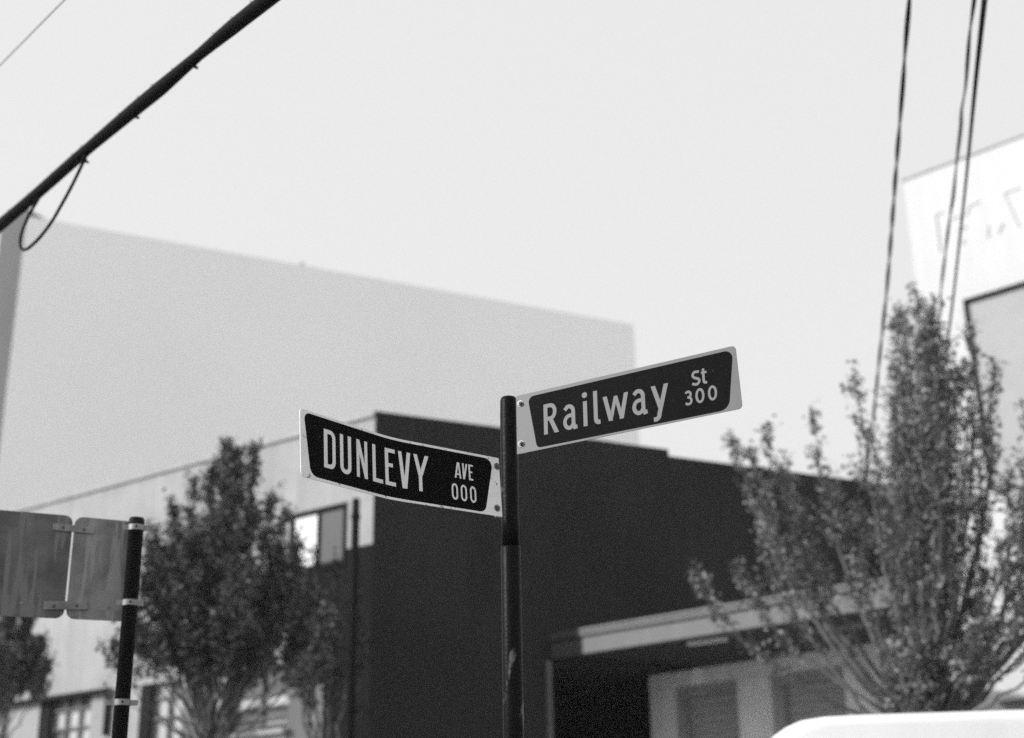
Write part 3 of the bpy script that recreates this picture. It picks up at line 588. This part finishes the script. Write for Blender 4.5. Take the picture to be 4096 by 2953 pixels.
TIPS_F=[(-7.36,19.21,5.23),(-6.75,18.22,5.13),(-6.84,19.11,5.27),(-6.65,19.30,5.27),(-6.17,18.42,4.78),(-6.37,19.32,4.63),(-6.22,18.84,4.26),(-6.83,18.90,4.75),(-6.39,18.33,4.65),(-7.13,18.10,4.74)]
TIPS_D=[(-2.60,16.48,5.70),(-2.46,17.28,5.58),(-2.12,16.56,5.47),(-1.93,17.15,5.04),(-1.83,17.33,4.69),(-2.55,17.25,5.07),(-2.14,16.71,4.59),(-2.68,16.64,5.12)]
rnd0 = random.Random(21)
U = rnd0.uniform
EXTRA_R = [(U(3.85, 4.35), 13.4+U(-.7, .6), U(5.2, 7.0)) for _ in range(13)]
EXTRA_R += [(U(3.85, 4.25), 13.2+U(-.4, .4), U(6.2, 7.15)) for _ in range(6)]
EXTRA_R += [(U(4.78, 5.6), 13.2+U(-.8, .6), U(4.6, 6.2)) for _ in range(10)]
EXTRA_R += [(U(3.45, 4.4), 13.3+U(-.6, .5), U(3.7, 4.5)) for _ in range(14)]
EXTRA_R += [(3.75+U(-.32, .32), 13.35+U(-.4, .3), U(3.45, 3.85)) for _ in range(20)]
LOW_L = [(-3.0+U(-.85, .85), 14.7+U(-.9, .7), U(4.0, 5.2)) for _ in range(34)]
tree('street_tree', 'full dark leafy street tree with a pointed top, left of the DUNLEVY blade', (-3.10, 14.68, 0), (-3.10, 14.68, 3.15), [(x, y, z-(.05 if z > 6.2 else .16)) for x, y, z in TIPS_L]+[(-3.05, 14.7, 6.1), (-3.0, 14.8, 6.2), (-3.1, 14.6, 5.95)]+LOW_L, 78, 16, .064, 'leaf_mid', .26, .10, 3, low=.25, low_z=3.70)
tree('street_tree', 'tall vase-shaped street tree with many thin stems at the right edge, behind the white van', (3.73, 13.5, 0), (3.73, 13.5, 2.95), [p for p in TIPS_R if not (4.36 < p[0] < 4.78 and p[2] < 6.4)]+EXTRA_R, 36, 12, .058, 'leaf', .55, .10, 7, low=.40)
tree('street_tree', 'street tree cut off by the left edge, below the sign plates', (-6.6, 18.9, 0), (-6.75, 18.9, 3.5), TIPS_F, 210, 18, .070, 'leaf_mid', .3, .08, 5, low=.35, low_z=4.15)
tree('street_tree', 'small dark tree behind the thin post, under the upper window', (-2.22, 16.85, 0), (-2.22, 16.85, 2.7), TIPS_D, 30, 10, .07, 'leaf_dark', .5, .06, 9, low=.4)

# ---------------------------------------------------------------- thin hazy air
hz = MB().prism([(-910, -910), (910, -910), (910, 910), (-910, 910)], -1.2, 25.5).build('haze', None); hz['kind'] = 'stuff'
hm = bpy.data.materials.new('thin_haze'); hm.use_nodes = True; hn = hm.node_tree; hn.nodes.remove(hn.nodes['Principled BSDF'])
pv = hn.nodes.new('ShaderNodeVolumePrincipled'); pv.inputs['Color'].default_value = (.9, .9, .9, 1); pv.inputs['Density'].default_value = .0009; pv.inputs['Anisotropy'].default_value = .2
hn.links.new(pv.outputs[0], hn.nodes['Material Output'].inputs['Volume']); hz.data.materials.append(hm)
